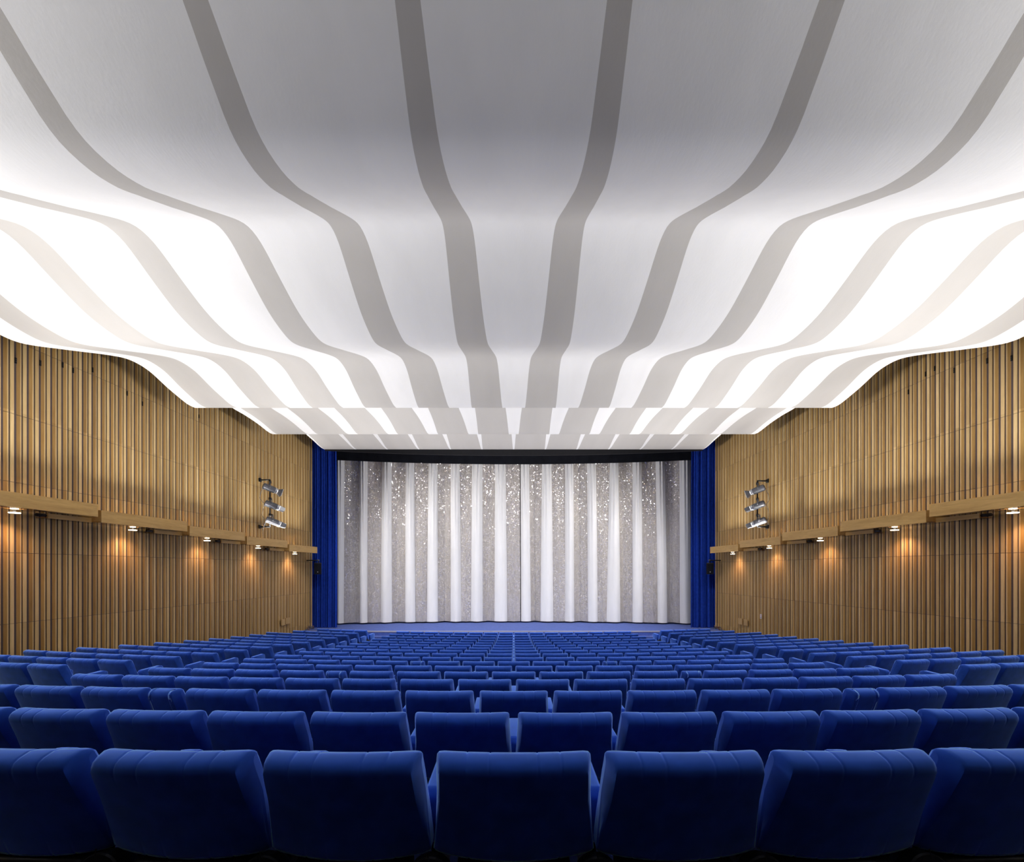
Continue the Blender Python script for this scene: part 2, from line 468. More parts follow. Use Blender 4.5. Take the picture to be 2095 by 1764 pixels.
shell('ceiling', P1); shell('ceiling.001', P2, 0.12); shell('ceiling.002', P3, 0.12)

# ------------------------------------------------------------------ wall pelmets with cove light and downlights
BOXES = [  # far end Y, near end Y (visible), top height over the camera, downlight Y
    (0.15, 2.6, 1.82, None), (2.75, 5.15, 1.70, None), (5.30, 7.80, 1.575, None),  # these are unseen, added to carry the row on and light the near ceiling
    (7.98, 10.72, 1.454, 9.30), (10.88, 13.49, 1.343, 12.05), (13.68, 16.20, 1.241, 14.80), (16.42, 19.00, 1.132, 17.55), (19.28, 21.62, 1.005, 20.25)]
ORD = ['first', 'second', 'third', 'fourth', 'fifth', 'sixth', 'seventh', 'eighth', 'ninth', 'tenth', 'eleventh', 'twelfth', 'thirteenth', 'fourteenth', 'fifteenth', 'sixteenth', 'seventeenth']
BH = 0.28
def wpoly(side, y0, y1, d0n, d1n, d0f, d1f):    # plan polygon: near end d0n..d1n, far end d0f..d1f (distance off the wall)
    return [(side*(wallx(y0)-d0n), y0), (side*(wallx(y0)-d1n), y0), (side*(wallx(y1)-d1f), y1), (side*(wallx(y1)-d0f), y1)]
for side, sn in ((-1, 'left'), (1, 'right')):
    for i, (ya, yb, zt, yl) in enumerate(BOXES):
        z1 = CZ+zt; z0 = z1-BH
        dn, df = 0.60, 0.67
        seen = i >= 3
        if seen:
            lab = ['largest oak light pelmet cut by the %s edge of the picture' % sn,
                   'second oak light pelmet along the %s wall, counted from the camera' % sn,
                   'third oak light pelmet along the %s wall, midway to the stage' % sn,
                   'fourth oak light pelmet on the %s wall, under the stage spotlights' % sn,
                   'smallest oak light pelmet on the %s wall, overlapping the blue side curtain' % sn][i-3]
        else:
            lab = ['oak light pelmet on the %s wall level with the camera, outside the picture' % sn,
                   'oak light pelmet on the %s wall ahead of the camera, outside the picture' % sn,
                   'oak light pelmet on the %s wall just short of the picture edge' % sn][i]
        root = thing('light_pelmet', W(side, ya, 0.1, zt-BH), 0, lab, 'light fixture', 'wall light pelmets')
        inv = Matrix.Translation(-root.location)
        def part(name, mats, *polys, bevel=0.0):
            m = MB()
            for poly, za, zb in polys: m.prism(poly, za, zb, inv)
            return m.obj(name, mats, root, bevel=bevel)
        part('front_panel', M_BOX, (wpoly(side, ya, yb, dn-0.022, dn, df-0.022, df), z0, z1))
        part('bounce_blocker', M_BLKCL, (wpoly(side, ya+0.03, yb-0.03, dn-0.030, dn-0.0225, df-0.030, df-0.0225), z0+0.021, z1-0.012))  # unseen black strip added to stop light bouncing off the front panel
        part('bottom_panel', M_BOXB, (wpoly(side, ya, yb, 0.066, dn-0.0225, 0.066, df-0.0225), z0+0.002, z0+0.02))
        part('end_panel', M_BOX, (wpoly(side, ya, ya+0.022, 0.066, dn-0.023, 0.066, dn-0.022), z0+0.021, z1))
        part('end_panel', M_BOX, (wpoly(side, yb-0.022, yb, 0.066, df-0.024, 0.066, df-0.023), z0+0.021, z1))
        part('inner_baffle', M_BOX, (wpoly(side, ya+0.03, yb-0.03, 0.415, 0.43, 0.415, 0.43), z0+0.021, z1+0.01))
        t = MB(); t.tube([inv @ W(side, ya+0.08, 0.52, zt-0.12), inv @ W(side, yb-0.08, 0.52, zt-0.12)], 0.013, 8); t.obj('cove_tube', M_TUBE, root, True)
        if i >= 4:    # the end of the body that runs on behind the pelmet before it
            part('tail_panel', M_BOX, (wpoly(side, ya-0.92, ya-0.001, 0.30, 0.32, 0.36, 0.38), z0, z0+0.10))
            part('tail_bottom', M_BOXB, (wpoly(side, ya-0.92, ya-0.001, 0.066, 0.299, 0.066, 0.359), z0+0.002, z0+0.016))
            k = MB(); k.tube([inv @ W(side, ya-1.10, 0.26, zt-BH+0.055), inv @ W(side, ya-0.915, 0.26, zt-BH+0.055)], 0.035, 12); k.obj('cable_gland', M_BLACK, root, True)
        # cove light: one lamp strip washing wall and ceiling edge, one aimed across the ceiling
        ym = 0.5*(ya+yb); L = yb-ya-0.4
        for en, tilt, zz, dd, spr in ((E_COVE_UP, 3, -0.05, 0.475, 68), (E_COVE_IN, 68, -0.018, 0.50, 110)):
            ld = bpy.data.lights.new('cove_light', 'AREA'); ld.shape = 'RECTANGLE'; ld.size = 0.03 if tilt < 30 else 0.06; ld.size_y = L
            ld.energy = en; ld.color = (1.0, 0.975, 0.94); ld.spread = math.radians(spr)
            lo = bpy.data.objects.new('cove_light', ld); C.objects.link(lo); lo.parent = root
            lo.location = inv @ W(side, ym, dd, zt+zz)
            # area light looks along -Z: flip it up, then lean towards the room
            dirv = Vector((-side*math.sin(math.radians(tilt)), 0, math.cos(math.radians(tilt))))
            zax = -dirv; yax = Vector((-side*0.04, 1, 0)).normalized(); xax = yax.cross(zax).normalized(); yax = zax.cross(xax)
            lo.rotation_euler = Matrix((xax, yax, zax)).transposed().to_euler()
        if yl:
            dl = 0.335
            dn_ = MB(); p = inv @ W(side, yl, dl, zt-BH)
            M = Matrix.Translation(p) @ Matrix.Rotation(math.radians(90), 4, 'X')    # lathe axis Y -> up
            dn_.lathe([(0.062, -0.006), (0.062, 0.004), (0.055, 0.006)], 24, M)
            dl_o = dn_.obj('downlight', M_REFLECT, root, True)  # glowing disc drawn as the lens's reflection
            q = MB(); q.lathe([(0.020, -0.070), (0.020, -0.006)], 10, M); q.obj('stem', M_BLACK, dl_o, True)
            q = MB(); q.lathe([(0.084, -0.084), (0.090, -0.077), (0.084, -0.070)], 24, M); q.obj('lens', M_LENS, dl_o, True)
            ld = bpy.data.lights.new('downlight_beam', 'SPOT'); ld.energy = E_DOWN*10; ld.color = (1.0, 0.60, 0.38)
            ld.spot_size = math.radians(140); ld.spot_blend = 1.0; ld.shadow_soft_size = 0.05
            lo = bpy.data.objects.new('downlight_beam', ld); C.objects.link(lo); lo.parent = root
            lo.location = p+Vector((0, 0, -0.11))

# ------------------------------------------------------------------ stage curtains
def curtY(x): return 24.9-1.0*(x/8.9)**2
def cX(u):                                       # pixel column -> X on the curtain's arc
    x = (u-PU)/F*24.5
    for _ in range(6): x = (u-PU)/F*curtY(x)
    return x
TOPW = [(687, 705), (735, 752), (782, 801), (830, 847), (877, 895), (922, 940), (966, 987), (1013, 1034), (1065, 1082), (1109, 1128), (1156, 1173), (1201, 1219), (1248, 1265), (1294, 1313), (1341, 1360), (1390, 1411)]
BOTW = [(689, 703.5), (736.5, 752), (779, 802), (829, 850.5), (873.6, 896), (921.7, 944), (963, 988), (1011.7, 1038), (1066, 1086), (1106, 1132), (1156, 1175), (1202.6, 1223), (1241, 1269), (1293.6, 1315), (1345, 1365), (1391, 1414)]
CZT, CZB = CZ+5.75, SZ+0.075
def panel(name, mat, parent, t0, t1, b0, b1, kind, seed):
    rnd = random.Random(seed)
    nx, nz = 22, 26
    ph = rnd.uniform(0, 6.28); fold = rnd.uniform(0.3, 0.7); amp = rnd.uniform(0.6, 1.0)
    vs_ = []; fs = []
    for j in range(nz+1):
        h = j/nz                                   # 0 bottom, 1 top
        g = h**1.3
        xa = cX(b0)*(1-g)+cX(t0)*g; xb = cX(b1)*(1-g)+cX(t1)*g
        for i in range(nx+1):
            t = i/nx
            x = xa+(xb-xa)*t
            if kind == 'white':
                y = -0.17*math.sin(math.pi*t)**0.8-0.055*g*g*(math.cos(2*math.pi*3*t+ph)-math.cos(ph))*math.sin(math.pi*t)
                y -= 0.02*(1-g)*math.sin(2*math.pi*t+ph)
            else:
                bend = 1-abs(t-fold)/(fold if t < fold else 1-fold)
                y = 0.13*amp*math.sin(math.pi*t)*(0.6*g+0.4) + 0.22*(1-g)**1.2*amp*max(0.0, bend)*(-1 if seed % 2 else 1)
                y += 0.02*g*math.sin(2*math.pi*2*t+ph)*math.sin(math.pi*t)
            vs_.append((x, curtY(x)+y, CZB+(CZT-CZB)*h))
    for j in range(nz):
        for i in range(nx):
            a = j*(nx+1)+i; fs.append((a, a+1, a+nx+2, a+nx+1))
    m = MB(); m.add(vs_, fs)
    return m.obj(name, mat, parent, True, fix=False)
cl = thing('stage_curtain', (cX(860), curtY(cX(860)), CZB), 0, 'left half of the white and silver striped stage curtain', 'curtain', 'stage curtain halves')
cr = thing('stage_curtain', (cX(1240), curtY(cX(1240)), CZB), 0, 'right half of the white and silver striped stage curtain', 'curtain', 'stage curtain halves')
for i in range(16):
    par = cl if i < 8 else cr
    o = panel('white_panel', M_DRAPE, par, *TOPW[i], *BOTW[i], 'white', i)
    o.matrix_parent_inverse = Matrix.Translation(-par.location)
    if i < 15:
        o = panel('silver_panel', M_SEQUIN, par, TOPW[i][1], TOPW[i+1][0] if i != 7 else 1063.6, BOTW[i][1], BOTW[i+1][0] if i != 7 else 1064.6, 'silver', 40+i)
        o.matrix_parent_inverse = Matrix.Translation(-par.location)
o = panel('silver_panel', M_SEQUIN, cr, 1411, 1432, 1414, 1432, 'silver', 60); o.matrix_parent_inverse = Matrix.Translation(-cr.location)
o = panel('silver_panel', M_SEQUIN, cl, 670, 687, 670, 689, 'silver', 61); o.matrix_parent_inverse = Matrix.Translation(-cl.location)

for par, us in ((cl, (720, 860, 1010)), (cr, (1090, 1240, 1385))):
    for u in us:
        m = MB(); x = cX(u); m.tube([(x, curtY(x)+0.02, CZT-0.06), (x, curtY(x)+0.02, CZ+7.39)], 0.03, 8)
        o = m.obj('hanger', M_BLACK, par, True); o.matrix_parent_inverse = Matrix.Translation(-par.location)
# dark band the curtain rises from, and the black border above it
def arcband(name, dy, z0, z1, mat, thick, x1=10.4):
    m = MB(); n = 40
    vs_ = []
    for j in range(n+1):
        x = -x1+2*x1*j/n
        y = curtY(x)+dy
        vs_ += [(x, y, z0), (x, y, z1), (x, y+thick, z0), (x, y+thick, z1)]
    fs = []
    for j in range(n):
        a, b_ = 4*j, 4*j+4
        fs += [(a, b_, b_+1, a+1), (a+2, a+3, b_+3, b_+2), (a, a+2, b_+2, b_)]
    m.add(vs_, fs); return m.obj(name, mat, None, False)
tag(arcband('curtain_valance', -0.62, CZ+5.33, CZ+6.9, M_BLKCL, 0.05), 'black cloth valance hanging over the top of the striped curtain', 'valance')
tag(arcband('border_drape', -1.75, CZ+5.50, CZ+7.0, M_BLKWALL, 0.06, 8.75), 'dark curved border drape close under the last ceiling shell', 'drape')

for side, sn in ((-1, 'left'), (1, 'right')):
    rnd = random.Random(11+side)
    m = MB(); vs_ = []; fs = []; nx, nz = 150, 14
    x0, x1 = 9.95, 8.36
    phs = [(rnd.uniform(0, 6.28), rnd.uniform(0.05, 0.10), f) for f in (5.2, 9.1, 14.3)]
    for j in range(nz+1):
        h = j/nz
        for i in range(nx+1):
            t = i/nx
            xe = x1+0.06*h*h
            x = x0+(xe-x0)*t
            y = sum(a*math.sin(2*math.pi*f*t*(1+0.03*(1-h))+p) for p, a, f in phs)*(0.55+0.45*(1-h))
            vs_.append((side*x, 22.75+y, SZ+0.012+(CZ+6.45-SZ)*h))
    for j in range(nz):
        for i in range(nx):
            a = j*(nx+1)+i; fs.append((a, a+1, a+nx+2, a+nx+1))
    m.add(vs_, fs)
    o = m.obj('side_curtain', M_BLUEC, None, True, fix=False)
    tag(o, 'deep blue pleated side curtain between the %s wall and the striped curtain' % sn, 'curtain', 'blue side curtains')

# ------------------------------------------------------------------ seats
def backrest_mesh(width, name):
    """upholstered back: leaning rear panel, bevelled towards wider sides (the bevel dies out downwards), rounded stitched top"""
    hw = width/2
    # (y, z, role) up the back, over the top, down the front
    sec = [(0.130, 0.440, 'b'), (0.105, 0.500, 'b'), (0.074, 0.575, 'b'), (0.045, 0.645, 'b'), (0.022, 0.700, 'b'), (0.009, 0.732, 'b'), (0.003, 0.750, 'b'),
           (0.003, 0.766, 't'), (0.010, 0.780, 't'), (0.026, 0.790, 't'), (0.060, 0.800, 't'), (0.088, 0.797, 't'), (0.104, 0.786, 't'), (0.114, 0.768, 't'),
           (0.130, 0.720, 'f'), (0.156, 0.640, 'f'), (0.188, 0.550, 'f'), (0.208, 0.475, 'f'), (0.208, 0.445, 'f'), (0.185, 0.428, 'f'), (0.140, 0.426, 'f')]
    n = len(sec)
    nrm = []
    for i in range(n):
        a = Vector((sec[i-1][0], sec[i-1][1], 0)); c = Vector((sec[(i+1) % n][0], sec[(i+1) % n][1], 0)); t = (c-a).normalized()
        nrm.append((-t.y, t.x))
    seams = [x for x in (0.077, 0.153) if x < hw-0.05]
    cols = [(0.0, 0.0, None)]
    for x in seams: cols += [(x-0.010, 0.0, None), (x-0.003, 0.0006, None), (x, 0.0028, None), (x+0.003, 0.0006, None), (x+0.010, 0.0, None)]
    cols += [(hw-0.062, 0.0, None), (0, 0.0, 'p0'), (0, 0.0, 'p1'), (0, 0.0, 'p2'), (0, 0.0, 'e0'), (0, 0.0, 'e1')]
    def pt(col, i, sg):
        x, ins, kd = col
        y, z, role = sec[i]; ny, nz_ = nrm[i]
        k = min(1.0, max(0.0, (z-0.44)/0.20))
        hz = hw+0.0055-0.017*min(1.0, max(0.0, (z-0.44)/0.32))      # wider at the foot than at the top
        bev = 0.002+0.018*k; dep = 0.004+0.056*k        # width and depth of the bevel at this height
        if role == 't': f_ = max(0.0, 1-(y-0.0)/0.10); bev, dep = 0.012+0.010*f_, 0.056*f_
        if role == 'f': bev, dep = 0.014, 0.0
        if kd is None:
            if role == 'b' and z < 0.74: ins = 0.0         # stitching reads only over the top and front
        elif kd == 'p0': x = hz-bev-0.012
        elif kd == 'p1': x = hz-bev; ins = 0.0015
        elif kd == 'p2': x = hz-bev+0.006; y += dep*0.16; ins = 0.003
        elif kd == 'e0': x = hz-0.003; y += dep*0.92; ins = 0.009 if role == 't' else 0.003
        elif kd == 'e1': x = hz; y += dep+0.004*(role == 'b'); ins = 0.014 if role == 't' else 0.007
        y -= ny*ins; z -= nz_*ins
        q = x/0.2665
        y += 0.022*q*q*(1 if width > 0.3 else 0.3)
        z -= 0.022*max(0.0, (0.56-z)/0.13)*(1-q*q)
        return (sg*x, y, z)
    order = [(c, -1) for c in reversed(cols[1:])]+[(cols[0], 1)]+[(c, 1) for c in cols[1:]]
    vs_ = [pt(c, i, sg) for c, sg in order for i in range(n)]
    fs = []
    nc = len(order)
    for c in range(nc-1):
        for i in range(n):
            a = c*n+i; b_ = c*n+(i+1) % n
            fs.append((a, b_, b_+n, a+n))
    fs.append(tuple(range(n-1, -1, -1))); fs.append(tuple((nc-1)*n+i for i in range(n)))
    m = MB(); m.add(vs_, fs)
    me = m.mesh(name, [M_SEAT], True)
    for p in me.polygons:
        if len(p.vertices) > 4: p.use_smooth = False
    bm = bmesh.new(); bm.from_mesh(me); bm.verts.ensure_lookup_table()
    hard = {c for c, (cc, _) in enumerate(order) if cc[2] in ('p1', 'e0')}
    for e in bm.edges:
        a, b_ = e.verts[0].index, e.verts[1].index
        if a//n == b_//n and a//n in hard and a % n < 8 and b_ % n < 8: e.smooth = False
    bm.to_mesh(me); bm.free()
    return me
def rbox(x0, x1, y0, y1, z0, z1, bev, name, mat):
    m = MB(); m.box(x0, x1, y0, y1, z0, z1)
    me = m.mesh(name, [mat], False, bev)
    for p in me.polygons: p.use_smooth = True
    return me
ME = {}
ME['backrest'] = backrest_mesh(0.533, 'backrest')
def cushion_mesh(hw, name):                      # tipped up against the backrest
    m = MB(); pr = [(0.236, 0.405), (0.345, 0.390), (0.340, 0.53), (0.310, 0.575), (0.240, 0.580), (0.222, 0.545)]
    m.prism(pr, 0, 2*hw, Matrix(((0, 0, 1, -hw), (1, 0, 0, 0), (0, 1, 0, 0), (0, 0, 0, 1))))
    return m.mesh(name, [M_SEAT], True, 0.022)
ME['cushion'] = cushion_mesh(0.235, 'cushion')
ME['under_shell'] = rbox(-0.195, 0.195, 0.130, 0.262, 0.20, 0.400, 0.012, 'under_shell', M_BLACK)
def arm(dx, name):
    m = MB()
    pr = [(0.262, 0.40), (0.232, 0.50), (0.206, 0.590), (0.225, 0.622), (0.53, 0.632), (0.58, 0.615), (0.585, 0.52), (0.55, 0.40)]
    M = Matrix(((0, 0, 1, dx-0.034), (1, 0, 0, 0), (0, 1, 0, 0), (0, 0, 0, 1)))
    m.prism(pr, 0, 0.068, M)
    me = m.mesh(name, [M_SEAT], False, 0.012)
    for p in me.polygons: p.use_smooth = True
    return me
ME['arm_l'] = arm(-PITCH/2, 'armrest'); ME['arm_r'] = arm(PITCH/2, 'armrest')
def leg(dx):
    m = MB(); m.box(dx-0.02, dx+0.02, 0.26, 0.46, 0.02, 0.399); m.box(dx-0.035, dx+0.035, 0.20, 0.54, 0.0, 0.021)
    return m.mesh('leg', [M_BLACK])
ME['leg_l'] = leg(-PITCH/2); ME['leg_r'] = leg(PITCH/2)
def hub(dx):
    m = MB()
    M = Matrix.Translation((dx, 0.115, 0.358)) @ Matrix.Rotation(math.radians(-14), 4, 'X')
    m.lathe([(0.060, -0.030), (0.074, -0.030), (0.079, -0.024), (0.079, 0.03), (0.05, 0.10)], 24, M)
    m.tube([(dx, 0.088, 0.430), (dx-0.004, 0.094, 0.462)], 0.0022, 5)
    return m.mesh('hub', [M_BLACK], False)
ME['hub_l'] = hub(-PITCH/2); ME['hub_r'] = hub(PITCH/2)
def endpanel(dx, sg):
    m = MB(); m.box(dx-0.012, dx+0.012, 0.24, 0.57, 0.0, 0.399)
    return m.mesh('end_panel', [M_SEAT], False, 0.004)
ME['end_l'] = endpanel(-PITCH/2-0.028, -1); ME['end_r'] = endpanel(PITCH/2+0.028, 1)
def aislelamp(dx, sg):
    m = MB(); m.box(dx-0.004, dx+0.004, 0.53, 0.55, 0.30, 0.325)
    return m.mesh('aisle_lamp', [M_AISLE])
ME['lamp_l'] = aislelamp(-PITCH/2-0.044, -1); ME['lamp_r'] = aislelamp(PITCH/2+0.044, 1)
ME['nbackrest'] = backrest_mesh(0.255, 'backrest')
ME['ncushion'] = cushion_mesh(0.10, 'cushion')
ME['npost'] = rbox(-0.06, 0.06, 0.20, 0.45, 0.0, 0.305, 0.01, 'post', M_BLACK)

seats = []     # (row, arc position, label, narrow, parts)
def num(n): return ORD[n-1]
ROWN = ['nearest', 'second', 'third', 'fourth', 'fifth', 'sixth', 'seventh', 'eighth', 'ninth', 'tenth', 'eleventh', 'twelfth', 'thirteenth', 'fourteenth', 'fifteenth', 'sixteenth', 'seventeenth']
def center_row(k):
    """arc positions (pitches) of one half, then narrow filler position or None"""
    if k % 2 == 0 or k > 7:
        return [0.5+i for i in range(8)], None, False
    nf = {1: 5, 3: 4, 5: 3, 7: 2}[k]
    full = [float(i) for i in range(1, nf+1)]
    return full+[nf+1.5+i for i in range(8-nf-1)], nf+0.75, True
for k in range(1, 18):
    half, filler, mid = center_row(k)
    rn = ROWN[k-1]
    if mid: seats.append((k, 0.0, 'blue velvet seat at the exact centre of the %s row from the camera' % rn, False, 'c'))
    for sg, sn in ((-1, 'left'), (1, 'right')):
        for i, p in enumerate(half):
            kind = 'e' if i == len(half)-1 else 'c'
            if mid: lab = 'blue velvet seat in the %s row, %s to the %s of its middle seat' % (rn, num(i+1), sn)
            else: lab = 'blue velvet seat in the %s row, %s to the %s of the centre gap' % (rn, num(i+1), sn)
            seats.append((k, sg*p, lab, False, kind+sn[0]))
        if filler: seats.append((k, sg*filler, 'narrow blue half-width seat back in the %s row, %s of the middle' % (rn, sn), True, 'n'))
    if k >= 5:
        cnt = {17: 4, 16: 5}.get(k, 6)
        for sg, sn in ((-1, 'left'), (1, 'right')):
            for i in range(cnt):
                lab = 'blue velvet seat, %s side block, %s visible row, %s' % (sn, num(k-4), 'on the aisle' if i == 0 else '%s from the aisle' % num(i+1))
                seats.append((k, sg*(10.08+0.5+i), lab, False, ('a' if i == 0 else ('w' if i == cnt-1 else 's'))+sn[0]))
# keep what the picture can show; nearest 300 are single things, the farthest rows one object
vis = []
for s in seats:
    k, p, lab, nar, kd = s
    R = rowR(k); th = p*PITCH/R
    x, y = R*math.sin(th), YC-R*math.cos(th)
    u = PU+F*x/y
    hwp = 0.36*F/y
    if -hwp-25 < u < 2095+hwp+25: vis.append((y, x, th, s))
ordered = sorted([q for q in vis], key=lambda q: (q[3][0], abs(q[1])))
nsingle = 0
singles = []; rest_ = []
for q in ordered:
    if q[3][3]: singles.append(q)
    elif nsingle < 300: singles.append(q); nsingle += 1
    else: rest_.append(q)
def parts_of(kd, nar, p):
    if nar: return ['nbackrest', 'ncushion', 'npost']
    L = ['backrest', 'cushion', 'under_shell']
    left_own = ['arm_l', 'leg_l', 'hub_l']; right_own = ['arm_r', 'leg_r', 'hub_r']
    # the shared armrest belongs to the seat on its outer side; end seats have two
    if kd == 'c': return L+left_own+right_own           # middle seat of an odd row
    sd = kd[1]; inner, outer = (right_own, left_own) if sd == 'l' else (left_own, right_own)
    e = 'l' if sd == 'l' else 'r'; ei = 'r' if sd == 'l' else 'l'
    if kd[0] == 'c': return L+outer+(inner if abs(p) == 0.5 and sd == 'l' else [])
    if kd[0] == 'e': return L+outer+['end_'+e, 'lamp_'+e]
    if kd[0] == 'a': return L+inner+outer+['end_'+ei, 'lamp_'+ei]
    return L+outer
NAMES = {'nbackrest': 'backrest', 'ncushion': 'cushion', 'npost': 'post', 'arm_l': 'armrest', 'arm_r': 'armrest', 'leg_l': 'leg', 'leg_r': 'leg',
         'hub_l': 'hub', 'hub_r': 'hub', 'end_l': 'end_panel', 'end_r': 'end_panel', 'lamp_l': 'aisle_lamp', 'lamp_r': 'aisle_lamp'}
for y, x, th, (k, p, lab, nar, kd) in singles:
    root = thing('filler_seat' if nar else 'cinema_seat', (x, y, rowfloor(k)), th, lab, 'seat', 'narrow filler seats' if nar else 'blue cinema seats')
    for pn in parts_of(kd, nar, p):
        link_mesh(NAMES.get(pn, pn), ME[pn], root)
far = MB(); fmats = [M_SEAT, M_BLACK, M_AISLE]; smooth_flags = []
for y, x, th, (k, p, lab, nar, kd) in rest_:
    M = Matrix.Translation((x, y, rowfloor(k))) @ Matrix.Rotation(th, 4, 'Z')
    for pn in parts_of(kd, nar, p):
        me = ME[pn]; mi = fmats.index(me.materials[0])
        far.add([M @ v.co for v in me.vertices], [tuple(pl.vertices) for pl in me.polygons], mi)
        smooth_flags += [pl.use_smooth for pl in me.polygons]
fo = far.obj('distant_seats', fmats, fix=False)
for pl, sfl in zip(fo.data.polygons, smooth_flags): pl.use_smooth = sfl
tag(fo, 'farthest rows of small blue seats directly in front of the stage', 'seats', kind='stuff')

# ------------------------------------------------------------------ stage spotlights on wall pipes
def spot_dir(side): return Vector((-side*7.3, 5.8, -3.2)).normalized()
def basis(d, up=Vector((0, 0, 1))):
    yv = d.normalized(); xv = yv.cross(up).normalized(); zv = xv.cross(yv)
    return Matrix((xv, yv, zv)).transposed().to_4x4()
SPOTS = {-1: [(551, 999), (555, 1033.7), (557.3, 1067)], 1: [(1551.7, 1002), (1551.7, 1034.3), (1554.5, 1067.7)]}
YS = 18.15
for side, sn in ((-1, 'left'), (1, 'right')):
    # pipe with two wall arms
    up = 552.5 if side < 0 else 1549.5
    pt = PX(up, 982 if side < 0 else 984, YS); pb = PX(up, 1078, YS)
    root = thing('lighting_pipe', pb, 0, 'black vertical pipe carrying three spotlights on the %s wall' % sn, 'pipe', 'lighting pipes')
    inv = Matrix.Translation(-pb)
    m = MB(); m.tube([inv @ pb, inv @ pt], 0.026, 10); m.obj('upright', M_BLACK, root, True)
    for P in (pt, pb):
        m = MB(); wv = Vector((side*(wallx(P.y)-0.055), P.y+0.02, P.z)); m.tube([inv @ P, inv @ (P+(wv-P)*0.5), inv @ wv], 0.028, 10)
        a = m.obj('wall_arm', M_BLACK, root, True)
        m = MB(); m.box(-0.02, 0.02, -0.07, 0.07, -0.07, 0.07, Matrix.Translation(inv @ wv)); m.obj('wall_plate', M_BLACK, a)
    pos_word = ['top', 'middle', 'bottom']
    head_word = ['a flared hood', 'short barn doors', 'short barn doors']
    for i, (u, v) in enumerate(SPOTS[side]):
        d = spot_dir(side)
        P = PX(u, v, YS-0.22)
        r = thing('stage_spotlight', P, 0, '%s grey stage spotlight of the three on the %s wall, with %s' % (pos_word[i], sn, head_word[i]), 'spotlight', 'stage spotlights')
        B = basis(d)
        m = MB(); m.lathe([(0.05, -0.235), (0.095, -0.225), (0.112, -0.19), (0.112, 0.18), (0.105, 0.20)], 14, B); m.obj('housing', M_GREY, r, False)
        m = MB()
        for a in (-70, -20, 30, 80, 150, 210):
            Ra = B @ Matrix.Rotation(math.radians(a), 4, 'Y')
            m.box(-0.012, 0.012, -0.20, 0.17, 0.106, 0.122, Ra)
        m.obj('cooling_rib', M_GREY, r)
        for a in (35, 62):
            m = MB(); Ra = B @ Matrix.Rotation(math.radians(side*a-side*48), 4, 'Y')
            m.box(-0.012, 0.012, -0.10, 0.09, 0.108, 0.1165, Ra); m.obj('vent_slot', M_BLACK, r)
        m = MB(); m.lathe([(0.118, 0.20), (0.118, 0.225), (0.100, 0.23), (0.100, 0.255), (0.118, 0.26), (0.118, 0.275), (0.095, 0.28)], 18, B); m.obj('lens_ring', M_CHROME, r, False)
        m = MB(); m.lathe([(0.085, 0.281), (0.080, 0.288)], 18, B); m.obj('lens', M_SPOTLENS, r, True)
        if i == 0:
            m = MB(); m.lathe([(0.095, 0.282), (0.195, 0.42), (0.195, 0.44), (0.187, 0.44), (0.187, 0.425), (0.088, 0.289)], 4, B @ Matrix.Rotation(math.radians(45), 4, 'Y'), cap=False); m.obj('hood', M_GREY, r)
            m = MB(); m.lathe([(0.196, 0.435), (0.201, 0.449), (0.186, 0.449)], 4, B @ Matrix.Rotation(math.radians(45), 4, 'Y'), cap=False); m.obj('hood_rim', M_CHROME, r)
        else:
            for a in (0, 90, 180, 270):
                Ra = B @ Matrix.Rotation(math.radians(a), 4, 'Y') @ Matrix.Translation((0, 0.285, 0.09)) @ Matrix.Rotation(math.radians(8 if a % 180 else -4), 4, 'X')
                m = MB(); m.prism([(-0.085, 0), (0.085, 0), (0.06, 0.19), (-0.06, 0.19)], 0, 0.006, Ra); m.obj('barn_door', M_CHROME if (a == 90 and i == 1) else M_GREY, r)
        # yoke up to the clamp on the pipe
        m = MB(); pv = Vector((up and PX(up, v, YS)).xyz)-P
        top = Vector((0, 0.02, 0.26))
        xv = (B @ Vector((1, 0, 0)))
        for sg in (-1, 1):
            m.tube([xv*(0.125*sg), xv*(0.125*sg)+Vector((0, 0, 0.12)), xv*(0.06*sg)+Vector((0, 0.01, 0.22)), top], 0.014, 6)
        m.obj('yoke', M_GREY, r, True)
        m = MB(); Mc = Matrix.Translation(Vector((pv.x, pv.y, 0.27)))
        m.lathe([(0.045, -0.05), (0.05, -0.03), (0.05, 0.03), (0.045, 0.05)], 10, Mc @ Matrix.Rotation(math.radians(90), 4, 'X'))
        m.tube([top, Vector((pv.x, pv.y, 0.27))], 0.018, 6)
        m.obj('clamp', M_BLACK, r, True)
        ld = bpy.data.lights.new('stage_beam', 'SPOT'); ld.energy = E_SPOT; ld.color = (1.0, 0.97, 0.95)
        ld.spot_size = math.radians(110); ld.spot_blend = 1.0; ld.shadow_soft_size = 0.06
        lo = bpy.data.objects.new('stage_beam', ld); C.objects.link(lo); lo.parent = r
        lo.location = d*0.46
        aim = Vector((side*(0.4-1.8*i), 24.6, CZ-2.2+0.8*i))-(P+d*0.46)
        lo.rotation_euler = aim.to_track_quat('-Z', 'Y').to_euler()
    # cable looping behind the lamps
    pts = []
    for (u, v) in SPOTS[side]:
        du = -13 if side < 0 else 15
        pts += [PX(u+du, v-2, YS-0.30), PX(u+du*1.35, v+9, YS-0.28), PX(u+du*1.5, v+20, YS-0.28)]
    ctr = pts[-1]; inv = Matrix.Translation(-ctr); m = MB()
    sm = []
    for j in range(len(pts)-1):
        for q in range(5): sm.append(inv @ (pts[j].lerp(pts[j+1], q/5)+Vector((0, 0, -0.02*math.sin(math.pi*q/5)))))
    m.tube(sm, 0.008, 6)
    o = m.obj('lamp_cable', M_CABLE, None, True); o.location = ctr
    tag(o, 'thin grey cable looping behind the spotlights on the %s wall' % sn, 'cable', 'spotlight cables')

